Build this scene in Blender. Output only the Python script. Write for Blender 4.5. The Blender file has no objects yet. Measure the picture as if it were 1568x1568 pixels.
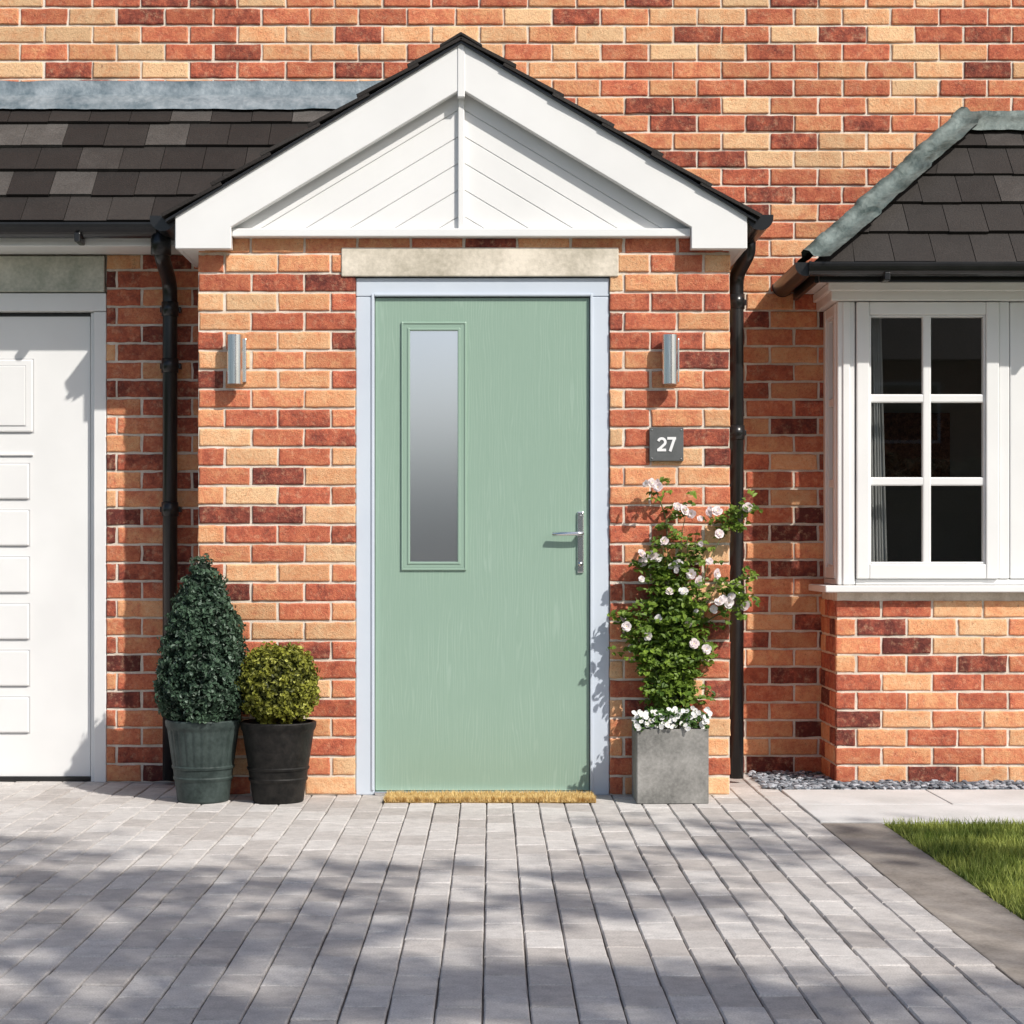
import bpy, bmesh, math, random
import numpy as np
from mathutils import Vector, Matrix, noise
random.seed(7); rng=np.random.default_rng(7)
sc=bpy.context.scene
R=math.radians
SUN_AZ=R(42); SUN_EL=R(42)
# ------------------------------------------------------------ materials
def newmat(name):
    m=bpy.data.materials.new(name); m.use_nodes=True
    nt=m.node_tree; nt.nodes.clear()
    out=nt.nodes.new('ShaderNodeOutputMaterial')
    b=nt.nodes.new('ShaderNodeBsdfPrincipled')
    nt.links.new(b.outputs[0],out.inputs[0])
    return m,nt,b,out
def N(nt,t,**kw):
    n=nt.nodes.new(t)
    for k,v in kw.items(): setattr(n,k,v)
    return n
def L(nt,a,b): nt.links.new(a,b)
def coords(nt,scale=(1,1,1)):
    tc=N(nt,'ShaderNodeTexCoord'); mp=N(nt,'ShaderNodeMapping'); mp.inputs['Scale'].default_value=scale
    L(nt,tc.outputs['Object'],mp.inputs[0]); return mp.outputs[0]
def noi(nt,vec,scale,detail=4,rough=.55):
    n=N(nt,'ShaderNodeTexNoise'); n.inputs['Scale'].default_value=scale; n.inputs['Detail'].default_value=detail
    n.inputs['Roughness'].default_value=rough; L(nt,vec,n.inputs['Vector']); return n.outputs['Fac']
def ramp(nt,fac,stops):
    r=N(nt,'ShaderNodeValToRGB'); e=r.color_ramp.elements
    while len(e)<len(stops): e.new(.5)
    for i,(p,c) in enumerate(stops):
        e[i].position=p; e[i].color=(c,c,c,1) if isinstance(c,(int,float)) else (*c,1)
    L(nt,fac,r.inputs[0]); return r.outputs[0]
def mth(nt,op,a,b=None,clamp=False):
    n=N(nt,'ShaderNodeMath'); n.operation=op; n.use_clamp=clamp
    for i,v in enumerate((a,b)):
        if v is None: continue
        if isinstance(v,(int,float)): n.inputs[i].default_value=v
        else: L(nt,v,n.inputs[i])
    return n.outputs[0]
def mix(nt,mode,fac,a,b):
    n=N(nt,'ShaderNodeMix'); n.data_type='RGBA'; n.blend_type=mode
    for idx,v in ((0,fac),(6,a),(7,b)):
        if isinstance(v,(int,float)): n.inputs[idx].default_value=v
        elif isinstance(v,tuple): n.inputs[idx].default_value=(*v,1)
        else: L(nt,v,n.inputs[idx])
    return n.outputs[2]
def bump(nt,b,h,strength=.3,dist=.002):
    n=N(nt,'ShaderNodeBump'); n.inputs['Strength'].default_value=strength; n.inputs['Distance'].default_value=dist
    L(nt,h,n.inputs['Height']); L(nt,n.outputs[0],b.inputs['Normal'])
def attr(nt,name='rnd'):
    a=N(nt,'ShaderNodeAttribute'); a.attribute_name=name
    s=N(nt,'ShaderNodeSeparateColor'); L(nt,a.outputs['Color'],s.inputs[0]); return a.outputs['Color'],s.outputs

def mottled(name,c1,c2,scale=8,rough=.6,bs=.25,bd=.002,fine=90,metal=0,spec=.5):
    m,nt,b,o=newmat(name); v=coords(nt)
    n1=noi(nt,v,scale,5); n2=noi(nt,v,fine,4)
    f=mth(nt,'ADD',mth(nt,'MULTIPLY',n1,.7),mth(nt,'MULTIPLY',n2,.3))
    c=ramp(nt,f,[(.36,c1),(.64,c2)])
    L(nt,c,b.inputs['Base Color']); b.inputs['Roughness'].default_value=rough; b.inputs['Metallic'].default_value=metal
    b.inputs['Specular IOR Level'].default_value=spec
    if bs: bump(nt,b,n2,bs,bd)
    return m
def brick_mat():
    m,nt,b,o=newmat('brick'); v=coords(nt); col,s=attr(nt)
    n1=noi(nt,v,15,5,.62); n2=noi(nt,v,75,6,.7); n3=noi(nt,v,300,3,.7); n4=noi(nt,v,1.1,3)
    f=mth(nt,'ADD',s[0],mth(nt,'MULTIPLY',mth(nt,'SUBTRACT',n1,.5),.75))
    f=mth(nt,'ADD',f,mth(nt,'MULTIPLY',mth(nt,'SUBTRACT',n2,.5),.6),True)
    c=ramp(nt,f,[(.0,(.125,.033,.027)),(.16,(.27,.068,.046)),(.34,(.52,.135,.075)),(.52,(.66,.22,.112)),(.72,(.78,.37,.18)),(1,(.85,.55,.31))])
    blo=ramp(nt,noi(nt,v,34,6,.75),[(.52,0.),(.72,.5)])
    c=mix(nt,'MIX',blo,c,(.82,.52,.32))
    spk=ramp(nt,n3,[(.30,.6),(.44,0.)])
    c=mix(nt,'MIX',spk,c,(.17,.06,.04))
    dk=ramp(nt,noi(nt,v,48,5,.7),[(.28,.6),(.41,0.)])
    c=mix(nt,'MIX',dk,c,(.24,.075,.05))
    vv=mth(nt,'ADD',.88,mth(nt,'MULTIPLY',s[1],.26))
    vv=mth(nt,'ADD',vv,mth(nt,'MULTIPLY',mth(nt,'SUBTRACT',n4,.5),.4))
    cc=N(nt,'ShaderNodeCombineColor')
    for i in range(3): L(nt,vv,cc.inputs[i])
    c=mix(nt,'MULTIPLY',1.,c,cc.outputs[0])
    L(nt,c,b.inputs['Base Color']); b.inputs['Roughness'].default_value=.85; b.inputs['Specular IOR Level'].default_value=.25
    h=mth(nt,'ADD',mth(nt,'MULTIPLY',n2,1.),mth(nt,'MULTIPLY',n3,.35)); bump(nt,b,h,1.,.006)
    return m
M_brick=brick_mat()
M_mortar=mottled('mortar',(.56,.48,.39),(.82,.74,.64),14,.95,.6,.003,180,spec=.1)
M_pvc,nt,b,o=newmat('white_upvc'); v=coords(nt)
L(nt,ramp(nt,noi(nt,v,3,3),[(.3,(.745,.745,.735)),(.7,(.80,.80,.79))]),b.inputs['Base Color']); b.inputs['Roughness'].default_value=.38
M_groove,nt,b,o=newmat('panel_groove'); b.inputs['Base Color'].default_value=(.46,.46,.47,1); b.inputs['Roughness'].default_value=.6  # flat grey standing in for the shade along pressed panel edges
M_frame,nt,b,o=newmat('door_frame_pvc'); v=coords(nt)
L(nt,ramp(nt,noi(nt,v,3,3),[(.3,(.54,.60,.68)),(.7,(.59,.65,.72))]),b.inputs['Base Color']); b.inputs['Roughness'].default_value=.42  # bluish tone of the shaded frame put into its base colour
M_lintel=mottled('concrete_lintel',(.42,.38,.30),(.78,.71,.60),4,.9,.5,.002,60,spec=.2)
M_lintel2=mottled('concrete_lintel_weathered',(.34,.36,.30),(.64,.63,.55),6,.9,.5,.002,70,spec=.2)
M_black=mottled('black_plastic',(.008,.008,.009),(.016,.016,.017),6,.28,.05,.001,60)
M_lead=mottled('lead',(.10,.14,.165),(.30,.345,.375),9,.5,.5,.006,45,metal=.15)
M_lead2=mottled('lead_hip',(.035,.055,.05),(.16,.20,.19),11,.6,.7,.008,40,metal=.1)
M_pot=mottled('pot_green_grey',(.016,.026,.024),(.055,.075,.070),12,.55,.4,.002,80,spec=.3)
M_pot2=mottled('pot_black',(.003,.003,.003),(.020,.018,.016),22,.5,.5,.002,70,spec=.25)
M_gold=mottled('coir',(.36,.20,.05),(.70,.48,.16),60,.95,1.,.01,300,spec=.1)
M_conc=mottled('planter_concrete',(.12,.12,.11),(.33,.32,.30),5,.8,.3,.001,90)
M_soil=mottled('soil',(.07,.03,.018),(.22,.10,.06),30,1,1.,.01,120,spec=.1)
M_path=mottled('pale_paving',(.50,.495,.48),(.66,.65,.64),3,.85,.3,.001,120,spec=.2)
M_strip=mottled('edging_concrete',(.20,.175,.15),(.38,.34,.30),5,.9,.4,.002,110,spec=.2)
M_sand=mottled('joint_sand',(.09,.08,.075),(.20,.18,.165),10,1,.5,.003,150,spec=.1)
M_lawnsoil=mottled('lawn_base',(.03,.045,.012),(.07,.10,.02),20,1,.5,.01,120,spec=.1)
M_asph=mottled('asphalt',(.04,.04,.042),(.065,.065,.066),3,.9,.5,.003,150,spec=.2)
M_dark=mottled('room_wall',(.20,.195,.185),(.26,.25,.24),2,.9,0)
M_curtain=mottled('curtain_fabric',(.50,.50,.49),(.58,.58,.57),10,.95,.1,.001,200)
M_bark=mottled('bark',(.06,.045,.03),(.14,.11,.08),15,.95,.8,.01,60,spec=.1)
M_stem=mottled('rose_stem',(.06,.09,.025),(.11,.14,.05),30,.7,.1)
M_slate=mottled('sign_slate',(.085,.09,.09),(.12,.125,.125),20,.55,.15,.001,200)
M_white=mottled('white_paint',(.78,.78,.78),(.82,.82,.82),20,.5,0)
M_chrome,nt,b,o=newmat('chrome'); b.inputs['Base Color'].default_value=(.85,.86,.89,1); b.inputs['Metallic'].default_value=1; b.inputs['Roughness'].default_value=.20
M_steel,nt,b,o=newmat('brushed_steel'); v=coords(nt,(1,1,.04)); b.inputs['Metallic'].default_value=1
L(nt,ramp(nt,noi(nt,v,260,3),[(.3,(.60,.60,.60)),(.7,(.78,.78,.78))]),b.inputs['Base Color']); b.inputs['Roughness'].default_value=.22
M_door,nt,b,o=newmat('sage_door'); v=coords(nt,(1,1,.085))
w=N(nt,'ShaderNodeTexWave'); w.wave_type='BANDS'; w.bands_direction='X'
L(nt,v,w.inputs['Vector'])
for k,x in (('Scale',26),('Distortion',20),('Detail',2.5),('Detail Scale',.8),('Detail Roughness',.5)): w.inputs[k].default_value=x
v2=coords(nt,(1,1,.03)); fine=noi(nt,v2,380,4,.65); patch=noi(nt,coords(nt),3.5,2)
lines=mth(nt,'MULTIPLY',ramp(nt,w.outputs['Fac'],[(.0,1.),(.3,0.)]),ramp(nt,patch,[(.38,.25),(.60,1.)]))
g=mth(nt,'SUBTRACT',1.,mth(nt,'ADD',mth(nt,'MULTIPLY',lines,.35),mth(nt,'MULTIPLY',fine,.55)))
L(nt,ramp(nt,g,[(.25,(.318,.437,.358)),(.8,(.252,.368,.290))]),b.inputs['Base Color']); b.inputs['Roughness'].default_value=.42
bump(nt,b,g,.3,.0011)
M_dtrim,nt,b,o=newmat('sage_trim'); b.inputs['Base Color'].default_value=(.265,.382,.305,1); b.inputs['Roughness'].default_value=.35
M_frost,nt,b,o=newmat('frosted_glass')
b.inputs['Base Color'].default_value=(.98,.96,1.,1); b.inputs['Metallic'].default_value=1.; b.inputs['Roughness'].default_value=.185
M_glass,nt,b,o=newmat('window_glass'); nt.nodes.remove(b)
tr=N(nt,'ShaderNodeBsdfTransparent'); tr.inputs[0].default_value=(.90,.92,.91,1); gl=N(nt,'ShaderNodeBsdfGlossy'); gl.inputs['Roughness'].default_value=.01
lw=N(nt,'ShaderNodeLayerWeight'); lw.inputs[0].default_value=.5; ms=N(nt,'ShaderNodeMixShader')
L(nt,mth(nt,'ADD',mth(nt,'MULTIPLY',mth(nt,'POWER',lw.outputs['Facing'],5.),.9),.08),ms.inputs[0]); L(nt,tr.outputs[0],ms.inputs[1]); L(nt,gl.outputs[0],ms.inputs[2]); L(nt,ms.outputs[0],o.inputs[0])
M_tile,nt,b,o=newmat('roof_tile'); v=coords(nt); col,s=attr(nt)
n1=noi(nt,v,10,4); n2=noi(nt,v,140,4)
f=mth(nt,'ADD',s[0],mth(nt,'MULTIPLY',mth(nt,'SUBTRACT',n1,.5),.45),True)
c=ramp(nt,f,[(0,(.024,.020,.018)),(.55,(.050,.044,.040)),(.85,(.10,.092,.085)),(1,(.15,.14,.13))])
c=mix(nt,'MULTIPLY',.7,c,ramp(nt,n2,[(.3,.4),(.7,1.)])); L(nt,c,b.inputs['Base Color']); b.inputs['Roughness'].default_value=.7
b.inputs['Specular IOR Level'].default_value=.3; bump(nt,b,n2,.6,.003)
M_pav,nt,b,o=newmat('block_paver'); v=coords(nt); col,s=attr(nt)
n1=noi(nt,v,2.2,4); n2=noi(nt,v,220,4,.7); n3=noi(nt,v,22,4)
f=mth(nt,'ADD',mth(nt,'MULTIPLY',s[0],.55),mth(nt,'MULTIPLY',n1,.45))
c=ramp(nt,f,[(.1,(.48,.44,.41)),(.5,(.61,.575,.545)),(.9,(.72,.69,.66))])
c=mix(nt,'MULTIPLY',.65,c,ramp(nt,n2,[(.3,.5),(.6,1.)]))
c=mix(nt,'MULTIPLY',.6,c,ramp(nt,n3,[(.3,.7),(.6,1.)]))
L(nt,c,b.inputs['Base Color']); b.inputs['Roughness'].default_value=.88; b.inputs['Specular IOR Level'].default_value=.2; bump(nt,b,n2,.6,.003)
def leafmat(name,trans=.3,rough=.5):
    m,nt,b,o=newmat(name); col,s=attr(nt,'col'); L(nt,col,b.inputs['Base Color']); b.inputs['Roughness'].default_value=rough
    b.inputs['Specular IOR Level'].default_value=.35
    t=N(nt,'ShaderNodeBsdfTranslucent'); L(nt,col,t.inputs[0]); ms=N(nt,'ShaderNodeMixShader'); ms.inputs[0].default_value=trans
    L(nt,b.outputs[0],ms.inputs[1]); L(nt,t.outputs[0],ms.inputs[2]); L(nt,ms.outputs[0],o.inputs[0]); return m
M_leaf=leafmat('leaf'); M_petal=leafmat('petal',.25,.6); M_blade=leafmat('grass_blade',.3,.6)
M_chip,nt,b,o=newmat('slate_chip'); col,s=attr(nt,'col'); L(nt,col,b.inputs['Base Color']); b.inputs['Roughness'].default_value=.7

# ------------------------------------------------------------ mesh helpers
def link(ob,parent=None):
    sc.collection.objects.link(ob)
    if parent: ob.parent=parent
    return ob
def empty(name,loc=(0,0,0)):
    e=bpy.data.objects.new(name,None); e.empty_display_size=.1; sc.collection.objects.link(e); return e
def meshob(name,V,F,mat,parent=None,smooth=False,attrs=None):
    me=bpy.data.meshes.new(name); me.from_pydata([tuple(map(float,v)) for v in V] if not isinstance(V,np.ndarray) else V.tolist(),[],F if not isinstance(F,np.ndarray) else F.tolist())
    me.materials.append(mat)
    if smooth: me.polygons.foreach_set('use_smooth',[True]*len(me.polygons))
    if attrs:
        for k,a in attrs.items():
            at=me.attributes.new(k,'FLOAT_COLOR','POINT'); a=np.asarray(a,dtype=np.float32)
            a4=np.ones((len(a),4),np.float32); a4[:,:3]=a; at.data.foreach_set('color',a4.ravel())
    me.update(); return link(bpy.data.objects.new(name,me),parent)
def box(name,x0,x1,y0,y1,z0,z1,mat,parent=None,bev=.003,M=None):
    bm=bmesh.new(); bmesh.ops.create_cube(bm,size=1)
    for v in bm.verts: v.co=Vector(((x0+x1)/2+v.co.x*(x1-x0),(y0+y1)/2+v.co.y*(y1-y0),(z0+z1)/2+v.co.z*(z1-z0)))
    if bev: bmesh.ops.bevel(bm,geom=bm.edges[:],offset=bev,segments=2,affect='EDGES',profile=.5)
    if M is not None: bm.transform(M)
    bmesh.ops.recalc_face_normals(bm,faces=bm.faces[:])
    me=bpy.data.meshes.new(name); bm.to_mesh(me); bm.free(); me.materials.append(mat)
    return link(bpy.data.objects.new(name,me),parent)
def prism(name,poly,y0,y1,mat,parent=None,bev=.0025):
    bm=bmesh.new(); a=[bm.verts.new((x,y0,z)) for x,z in poly]; f=bm.faces.new(a)
    r=bmesh.ops.extrude_face_region(bm,geom=[f]); vs=[g for g in r['geom'] if isinstance(g,bmesh.types.BMVert)]
    for v in vs: v.co.y=y1
    bmesh.ops.recalc_face_normals(bm,faces=bm.faces[:])
    if bev: bmesh.ops.bevel(bm,geom=bm.edges[:],offset=bev,segments=1,affect='EDGES')
    me=bpy.data.meshes.new(name); bm.to_mesh(me); bm.free(); me.materials.append(mat)
    return link(bpy.data.objects.new(name,me),parent)
def tubegeo(pts,rad,seg=14):
    pts=[Vector(p) for p in pts]; V=[];F=[]
    if not hasattr(rad,'__len__'): rad=[rad]*len(pts)
    ref=None
    for i,p in enumerate(pts):
        t=(pts[min(i+1,len(pts)-1)]-pts[max(i-1,0)]).normalized()
        if ref is None: ref=t.orthogonal().normalized()
        a=(ref-t*ref.dot(t)).normalized(); ref=a; b_=t.cross(a)
        for k in range(seg):
            an=2*math.pi*k/seg; V.append(p+(a*math.cos(an)+b_*math.sin(an))*rad[i])
    for i in range(len(pts)-1):
        for k in range(seg): F.append((i*seg+k,i*seg+(k+1)%seg,(i+1)*seg+(k+1)%seg,(i+1)*seg+k))
    F.append(tuple(range(seg))[::-1]); n=(len(pts)-1)*seg; F.append(tuple(range(n,n+seg)))
    return V,F
def tube(name,pts,rad,mat,parent=None,seg=14):
    V,F=tubegeo(pts,rad,seg); return meshob(name,V,F,mat,parent,True)
def multitube(name,lst,mat,parent=None,seg=6):
    V=[];F=[]
    for pts,rad in lst:
        v,f=tubegeo(pts,rad,seg); o=len(V); V+=v; F+=[tuple(i+o for i in q) for q in f]
    return meshob(name,V,F,mat,parent,True)
def lathe(name,prof,c,mat,parent=None,seg=48,fn=None):
    V=[];F=[]
    for r,z in prof:
        for k in range(seg):
            an=2*math.pi*k/seg; rr=r*(fn(an,z) if fn else 1); V.append((c[0]+rr*math.cos(an),c[1]+rr*math.sin(an),c[2]+z))
    for i in range(len(prof)-1):
        for k in range(seg): F.append((i*seg+k,i*seg+(k+1)%seg,(i+1)*seg+(k+1)%seg,(i+1)*seg+k))
    F.append(tuple(range(seg))[::-1]); n=(len(prof)-1)*seg; F.append(tuple(range(n,n+seg)))
    ob=meshob(name,V,F,mat,parent,True)
    md=ob.modifiers.new('es','EDGE_SPLIT'); md.split_angle=R(40); return ob
def gutter(name,p0,p1,r,mat,parent=None):
    p0=Vector(p0);p1=Vector(p1); t=(p1-p0).normalized(); s=Vector((0,0,1)).cross(t).normalized(); V=[];F=[]; n=14
    prof=[]
    for k in range(n+1):
        a=math.pi+math.pi*k/n; prof.append((math.cos(a)*r,math.sin(a)*r))
    prof+= [(r*1.0,.008),(r*.9,.008)]
    for k in range(n+1):
        a=2*math.pi-math.pi*k/n; prof.append((math.cos(a)*r*.9,math.sin(a)*r*.9))
    prof+=[(-r*.9,.008),(-r,.008)]
    m=len(prof)
    for p in (p0,p1):
        for u,z in prof: V.append(p+s*u+Vector((0,0,z)))
    for k in range(m): F.append((k,(k+1)%m,m+(k+1)%m,m+k))
    for e,p in ((0,p0),(1,p1)):
        o=len(V)
        for k in range(n+1):
            a=math.pi+math.pi*k/n; V.append(p+s*math.cos(a)*r*1.04+Vector((0,0,math.sin(a)*r*1.04)))
        V.append(p+s*r*1.04+Vector((0,0,.01))); V.append(p-s*r*1.04+Vector((0,0,.01)))
        o2=len(V); q=t*(.008 if e else -.008)
        for k in range(o,o2): V.append(V[k]+q)
        c=o2-o; F.append(tuple(range(o,o2))); F.append(tuple(range(o2,o2+c)))
        for k in range(c): F.append((o+k,o+(k+1)%c,o2+(k+1)%c,o2+k))
    return meshob(name,V,F,mat,parent)

# ------------------------------------------------------------ bricks
def brick_wall(name,org,ud,nd,ulen,z0,z1,openings,parent,course=.0785,pitch=.216,seed=0,bias=0,stag=0,bfun=None):
    rd=random.Random(seed); V=[];F=[];A=[]
    ox,oy=org; joint=.0105; nrow=int(math.ceil((z1-z0)/course))
    nx,nz=11,7; dep=.022
    for r in range(nrow):
        zb=z0+r*course+joint/2; zt=min(z0+(r+1)*course-joint/2,z1)
        if zt-zb<.025: continue
        zm=(zb+zt)/2; ints=[(0,ulen)]
        for (a,b_,c,d) in openings:
            if c<zm<d:
                ni=[]
                for (p,q) in ints:
                    if b_<=p or a>=q: ni.append((p,q)); continue
                    if a>p: ni.append((p,a))
                    if b_<q: ni.append((b_,q))
                ints=ni
        st=-pitch*((.5 if r%2 else 0)+stag)
        u=st
        while u<ulen:
            a0=u+joint/2+rd.uniform(-.0015,.0015); b0=u+pitch-joint/2+rd.uniform(-.0015,.0015)
            u+=pitch
            for (p,q) in ints:
                a=max(a0,p); b1=min(b0,q)
                if b1-a<.035: continue
                rr=rd.random()
                rr=.06+rd.random()*.16 if rr<.13 else (.27+rd.random()*.22 if rr<.48 else .52+rd.random()*.44)
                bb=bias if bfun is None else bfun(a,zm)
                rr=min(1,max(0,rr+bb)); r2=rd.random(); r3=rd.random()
                o=len(V); w_=b1-a; h=zt-zb
                us=[0,.003,.008]+[.008+(w_-.016)*k/(nx-5) for k in range(1,nx-5)]+[w_-.008,w_-.003,w_]
                zs=[0,.003,.008,h*.5,h-.008,h-.003,h]
                tilt=rd.uniform(-.0012,.0012); pr=rd.uniform(-.0015,.0015)
                for j,zz in enumerate(zs):
                    for i,uu in enumerate(us):
                        edge=(i in (0,nx-1)) or (j in (0,nz-1))
                        w=Vector((a+uu,zb+zz,seed*3.1+r*.37))
                        n=noise.noise(w*28)*.0018+noise.noise(w*80)*.0012
                        out=pr+tilt*(uu/(b1-a)-.5)*2+n-(.0032 if edge else 0)
                        ju=noise.noise(w*60+Vector((5,5,5)))*.0038 if edge else 0; jz=noise.noise(w*60+Vector((15,5,5)))*.0036 if edge else 0
                        U=a+uu+ju; V.append((ox+ud[0]*U+nd[0]*out,oy+ud[1]*U+nd[1]*out,zb+zz+jz)); A.append((rr,r2,r3))
                for j in range(nz-1):
                    for i in range(nx-1):
                        k=o+j*nx+i; F.append((k,k+1,k+nx+1,k+nx))
                ring=[i for i in range(nx)]+[j*nx+nx-1 for j in range(1,nz)]+[(nz-1)*nx+i for i in range(nx-2,-1,-1)]+[j*nx for j in range(nz-2,0,-1)]
                o2=len(V)
                for k in ring:
                    v=V[o+k]; V.append((v[0]-nd[0]*dep,v[1]-nd[1]*dep,v[2])); A.append((rr,r2,r3))
                m=len(ring)
                for k in range(m): F.append((o+ring[k],o2+k,o2+(k+1)%m,o+ring[(k+1)%m]))
    return meshob(name,V,F,M_brick,parent,True,{'rnd':A})

house=empty('brick_house')
MD=.006
XL,XR=-1.19,.97
DL,DR,DT=-.551,.482,2.104
brick_wall('porch_front_bricks',(XL,0),(1,0),(0,-1),XR-XL,0,2.262,[(DL-XL,DR-XL,0,DT+.0),(-.607-XL,.517-XL,2.10,2.222)],house,seed=3)
box('porch_mortar_left',XL+.002,DL,MD,.60,0,2.27,M_mortar,house,0)
box('porch_mortar_right',DR,XR-.002,MD,.60,0,2.27,M_mortar,house,0)
box('porch_mortar_head',DL,DR,MD,.60,2.105,2.27,M_mortar,house,0)
brick_wall('porch_side_bricks_right',(XR,.024),(0,1),(1,0),.72,0,2.262,[],house,seed=5)
brick_wall('porch_side_bricks_left',(XL,.746),(0,-1),(-1,0),.72,0,2.262,[],house,seed=6)
box('porch_mortar_core_right',.5,XR-MD,.60,.752,0,2.27,M_mortar,house,0)
box('door_lintel',-.607,.517,-.007,.05,2.105,2.222,M_lintel,house,.004)
YM=.75
brick_wall('main_wall_upper_bricks',(-3.4,YM),(1,0),(0,-1),7.2,0,4.6,[(0,4.35,0,2.2),(4.99+.02,6.7,.85,2.12),(5.1,6.6,0,.9)],house,course=.0795,pitch=.216,seed=11,bfun=lambda u,z:(-.20 if z<2.2 else (.07 if z>2.7 else 0)))  # recess shade painted in as darker brick tones, sunlit upper courses toned paler
Mb=.007
box('main_mortar_a',-3.4,1.6,YM+Mb,YM+.25,0,4.6,M_mortar,house,0)
box('main_mortar_b',1.6,3.8,YM+Mb,YM+.25,2.1,4.6,M_mortar,house,0)
box('main_mortar_c',1.6,3.8,YM+Mb,YM+.25,0,.82,M_mortar,house,0)
box('main_mortar_d',3.2,3.8,YM+Mb,YM+.25,.82,2.1,M_mortar,house,0)
box('eaves_fascia',-3.5,3.9,YM-.25,YM+.3,4.6,4.75,M_pvc,house,.003)
box('room_back',1.4,3.4,2.6,2.65,.1,2.5,M_dark,house,0); box('room_left',1.55,1.6,YM+.25,2.6,.1,2.5,M_dark,house,0); box('room_right',3.2,3.25,YM+.25,2.6,.1,2.5,M_dark,house,0)
box('room_floor',1.6,3.2,YM+.25,2.6,.3,.35,M_dark,house,0); box('room_ceiling',1.6,3.2,YM+.02,2.6,2.3,2.35,M_dark,house,0)
box('room_picture_frame',1.98,2.5,2.57,2.598,1.35,1.75,M_soil,house,.004)
YG=.43; GR=-1.65
brick_wall('garage_pier_bricks',(GR,YG),(1,0),(0,-1),.46,0,2.262,[],house,seed=21,bias=-.12,stag=.3)  # porch shade on the pier put into the brick tone through bias
box('garage_pier_mortar',GR+.002,-1.19,YG+MD,.6,0,2.27,M_mortar,house,0)
box('garage_lintel',-3.9,-1.658,YG-.006,YG+.1,2.104,2.258,M_lintel2,house,.004)
box('garage_top_wall',-3.9,GR,YG+.03,.6,2.11,2.4,M_mortar,house,0)
g=M_pvc
box('garage_frame_right',-1.706,-1.652,YG+.005,YG+.08,0,2.02,g,house,.004)
box('garage_frame_head',-3.85,-1.652,YG+.005,YG+.08,2.022,2.10,g,house,.004)
box('garage_frame_stop',-1.722,-1.708,YG+.025,YG+.08,0.,2.018,g,house,.002)
def garage_door():
    box('garage_door',-3.80,-1.728,YG+.045,YG+.08,.02,2.004,g,house,.002)
    box('garage_door_gap',-3.80,-1.72,YG+.060,YG+.085,.0,2.018,M_black,house,0)
    def panel(n,x0,x1,z0,z1):
        box(n+'_groove',x0-.004,x1+.004,YG+.0435,YG+.046,z0-.004,z1+.004,M_groove,house,0)  # thin grey strip around the panel, painted edge shade
        box(n,x0,x1,YG+.034,YG+.046,z0,z1,g,house,.006)
    panel('garage_door_panel_top',-3.5,-1.975,1.505,1.818)
    box('garage_door_panel_top_field_groove',-3.47,-2.003,YG+.0325,YG+.035,1.53,1.793,M_groove,house,0)  # same painted shade outline around the raised field
    box('garage_door_panel_top_field',-3.467,-2.006,YG+.030,YG+.036,1.533,1.790,g,house,.0025)
    for i in range(6):
        z1=1.369-i*.2015; panel('garage_door_panel_%d'%i,-3.5,-1.992,z1-.152,z1)
    box('garage_door_rib_groove',-3.5,-1.975,YG+.0435,YG+.046,1.398,1.404,M_groove,house,0)  # grey strip painting the shade under the rib
    box('garage_door_rib',-3.5,-1.975,YG+.036,YG+.046,1.404,1.412,g,house,.002)
garage_door()
box('garage_threshold',-3.8,-1.72,YG+.03,YG+.059,0,.018,M_black,house,0)
box('garage_fascia',-3.9,-1.275,.20,.22,2.262,2.345,g,house,.003)
box('garage_soffit',-3.9,-1.275,.221,.43,2.265,2.275,g,house,.001)
gutter('garage_gutter',(-3.9,.145,2.335),(-1.385,.145,2.335),.05,M_black,house)
for x in (-1.70,-2.6):
    box('gutter_bracket',x-.012,x+.012,.09,.19,2.262,2.30,M_black,house,.004)
def tiles(name,O,u,s,ulen,slen,expo,width,parent,umin=None,umax=None,th=.014,seed=0,ustart=0,dark=0):
    rd=random.Random(seed); O=Vector(O);u=Vector(u).normalized();s=Vector(s).normalized(); n=u.cross(s).normalized()
    if n.z<0: n=-n
    V=[];F=[];A=[]; rows=int(math.ceil(slen/expo))
    for r in range(rows):
        s0=r*expo-.012; s1=min((r+1)*expo+.03,slen)
        x=-width*(.5 if r%2 else 0)+ustart
        while x<ulen:
            a=x+.0015;b_=x+width-.0015; x+=width
            a=max(a,0); b_=min(b_,ulen)
            if b_-a<.01: continue
            al,au=a,a; bl,bu=b_,b_
            if umin: al=max(a,umin(s0)); au=max(a,umin(s1))
            if umax: bl=min(b_,umax(s0)); bu=min(b_,umax(s1))
            if bl<=al and bu<=au: continue
            bl=max(bl,al); bu=max(bu,au)
            rr=rd.random(); rr=rr*.5 if rr<.72 else .5+rd.random()*.5; rr=max(0,rr-dark)
            j=rd.uniform(-.004,.004); lift=th*1.35+rd.uniform(0,.004)
            o=len(V)
            for (uu,ss,nn) in ((al,s0+j,lift),(bl,s0+j,lift),(bu,s1,.004),(au,s1,.004),(al,s0+j,lift-th),(bl,s0+j,lift-th),(bu,s1,-.008),(au,s1,-.008)):
                V.append(O+u*uu+s*ss+n*nn); A.append((rr,rd.random(),0))
            F+=[(o,o+1,o+2,o+3),(o+4,o+7,o+6,o+5),(o,o+4,o+5,o+1),(o+1,o+5,o+6,o+2),(o+3,o+2,o+6,o+7),(o,o+3,o+7,o+4)]
    ob=meshob(name,V,F,M_tile,parent,False,{'rnd':A})
    bm=bmesh.new(); bm.from_mesh(ob.data); bmesh.ops.recalc_face_normals(bm,faces=bm.faces[:]); bm.to_mesh(ob.data); bm.free(); return ob
sv=Vector((0,.60,.655)); sl=sv.length
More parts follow.
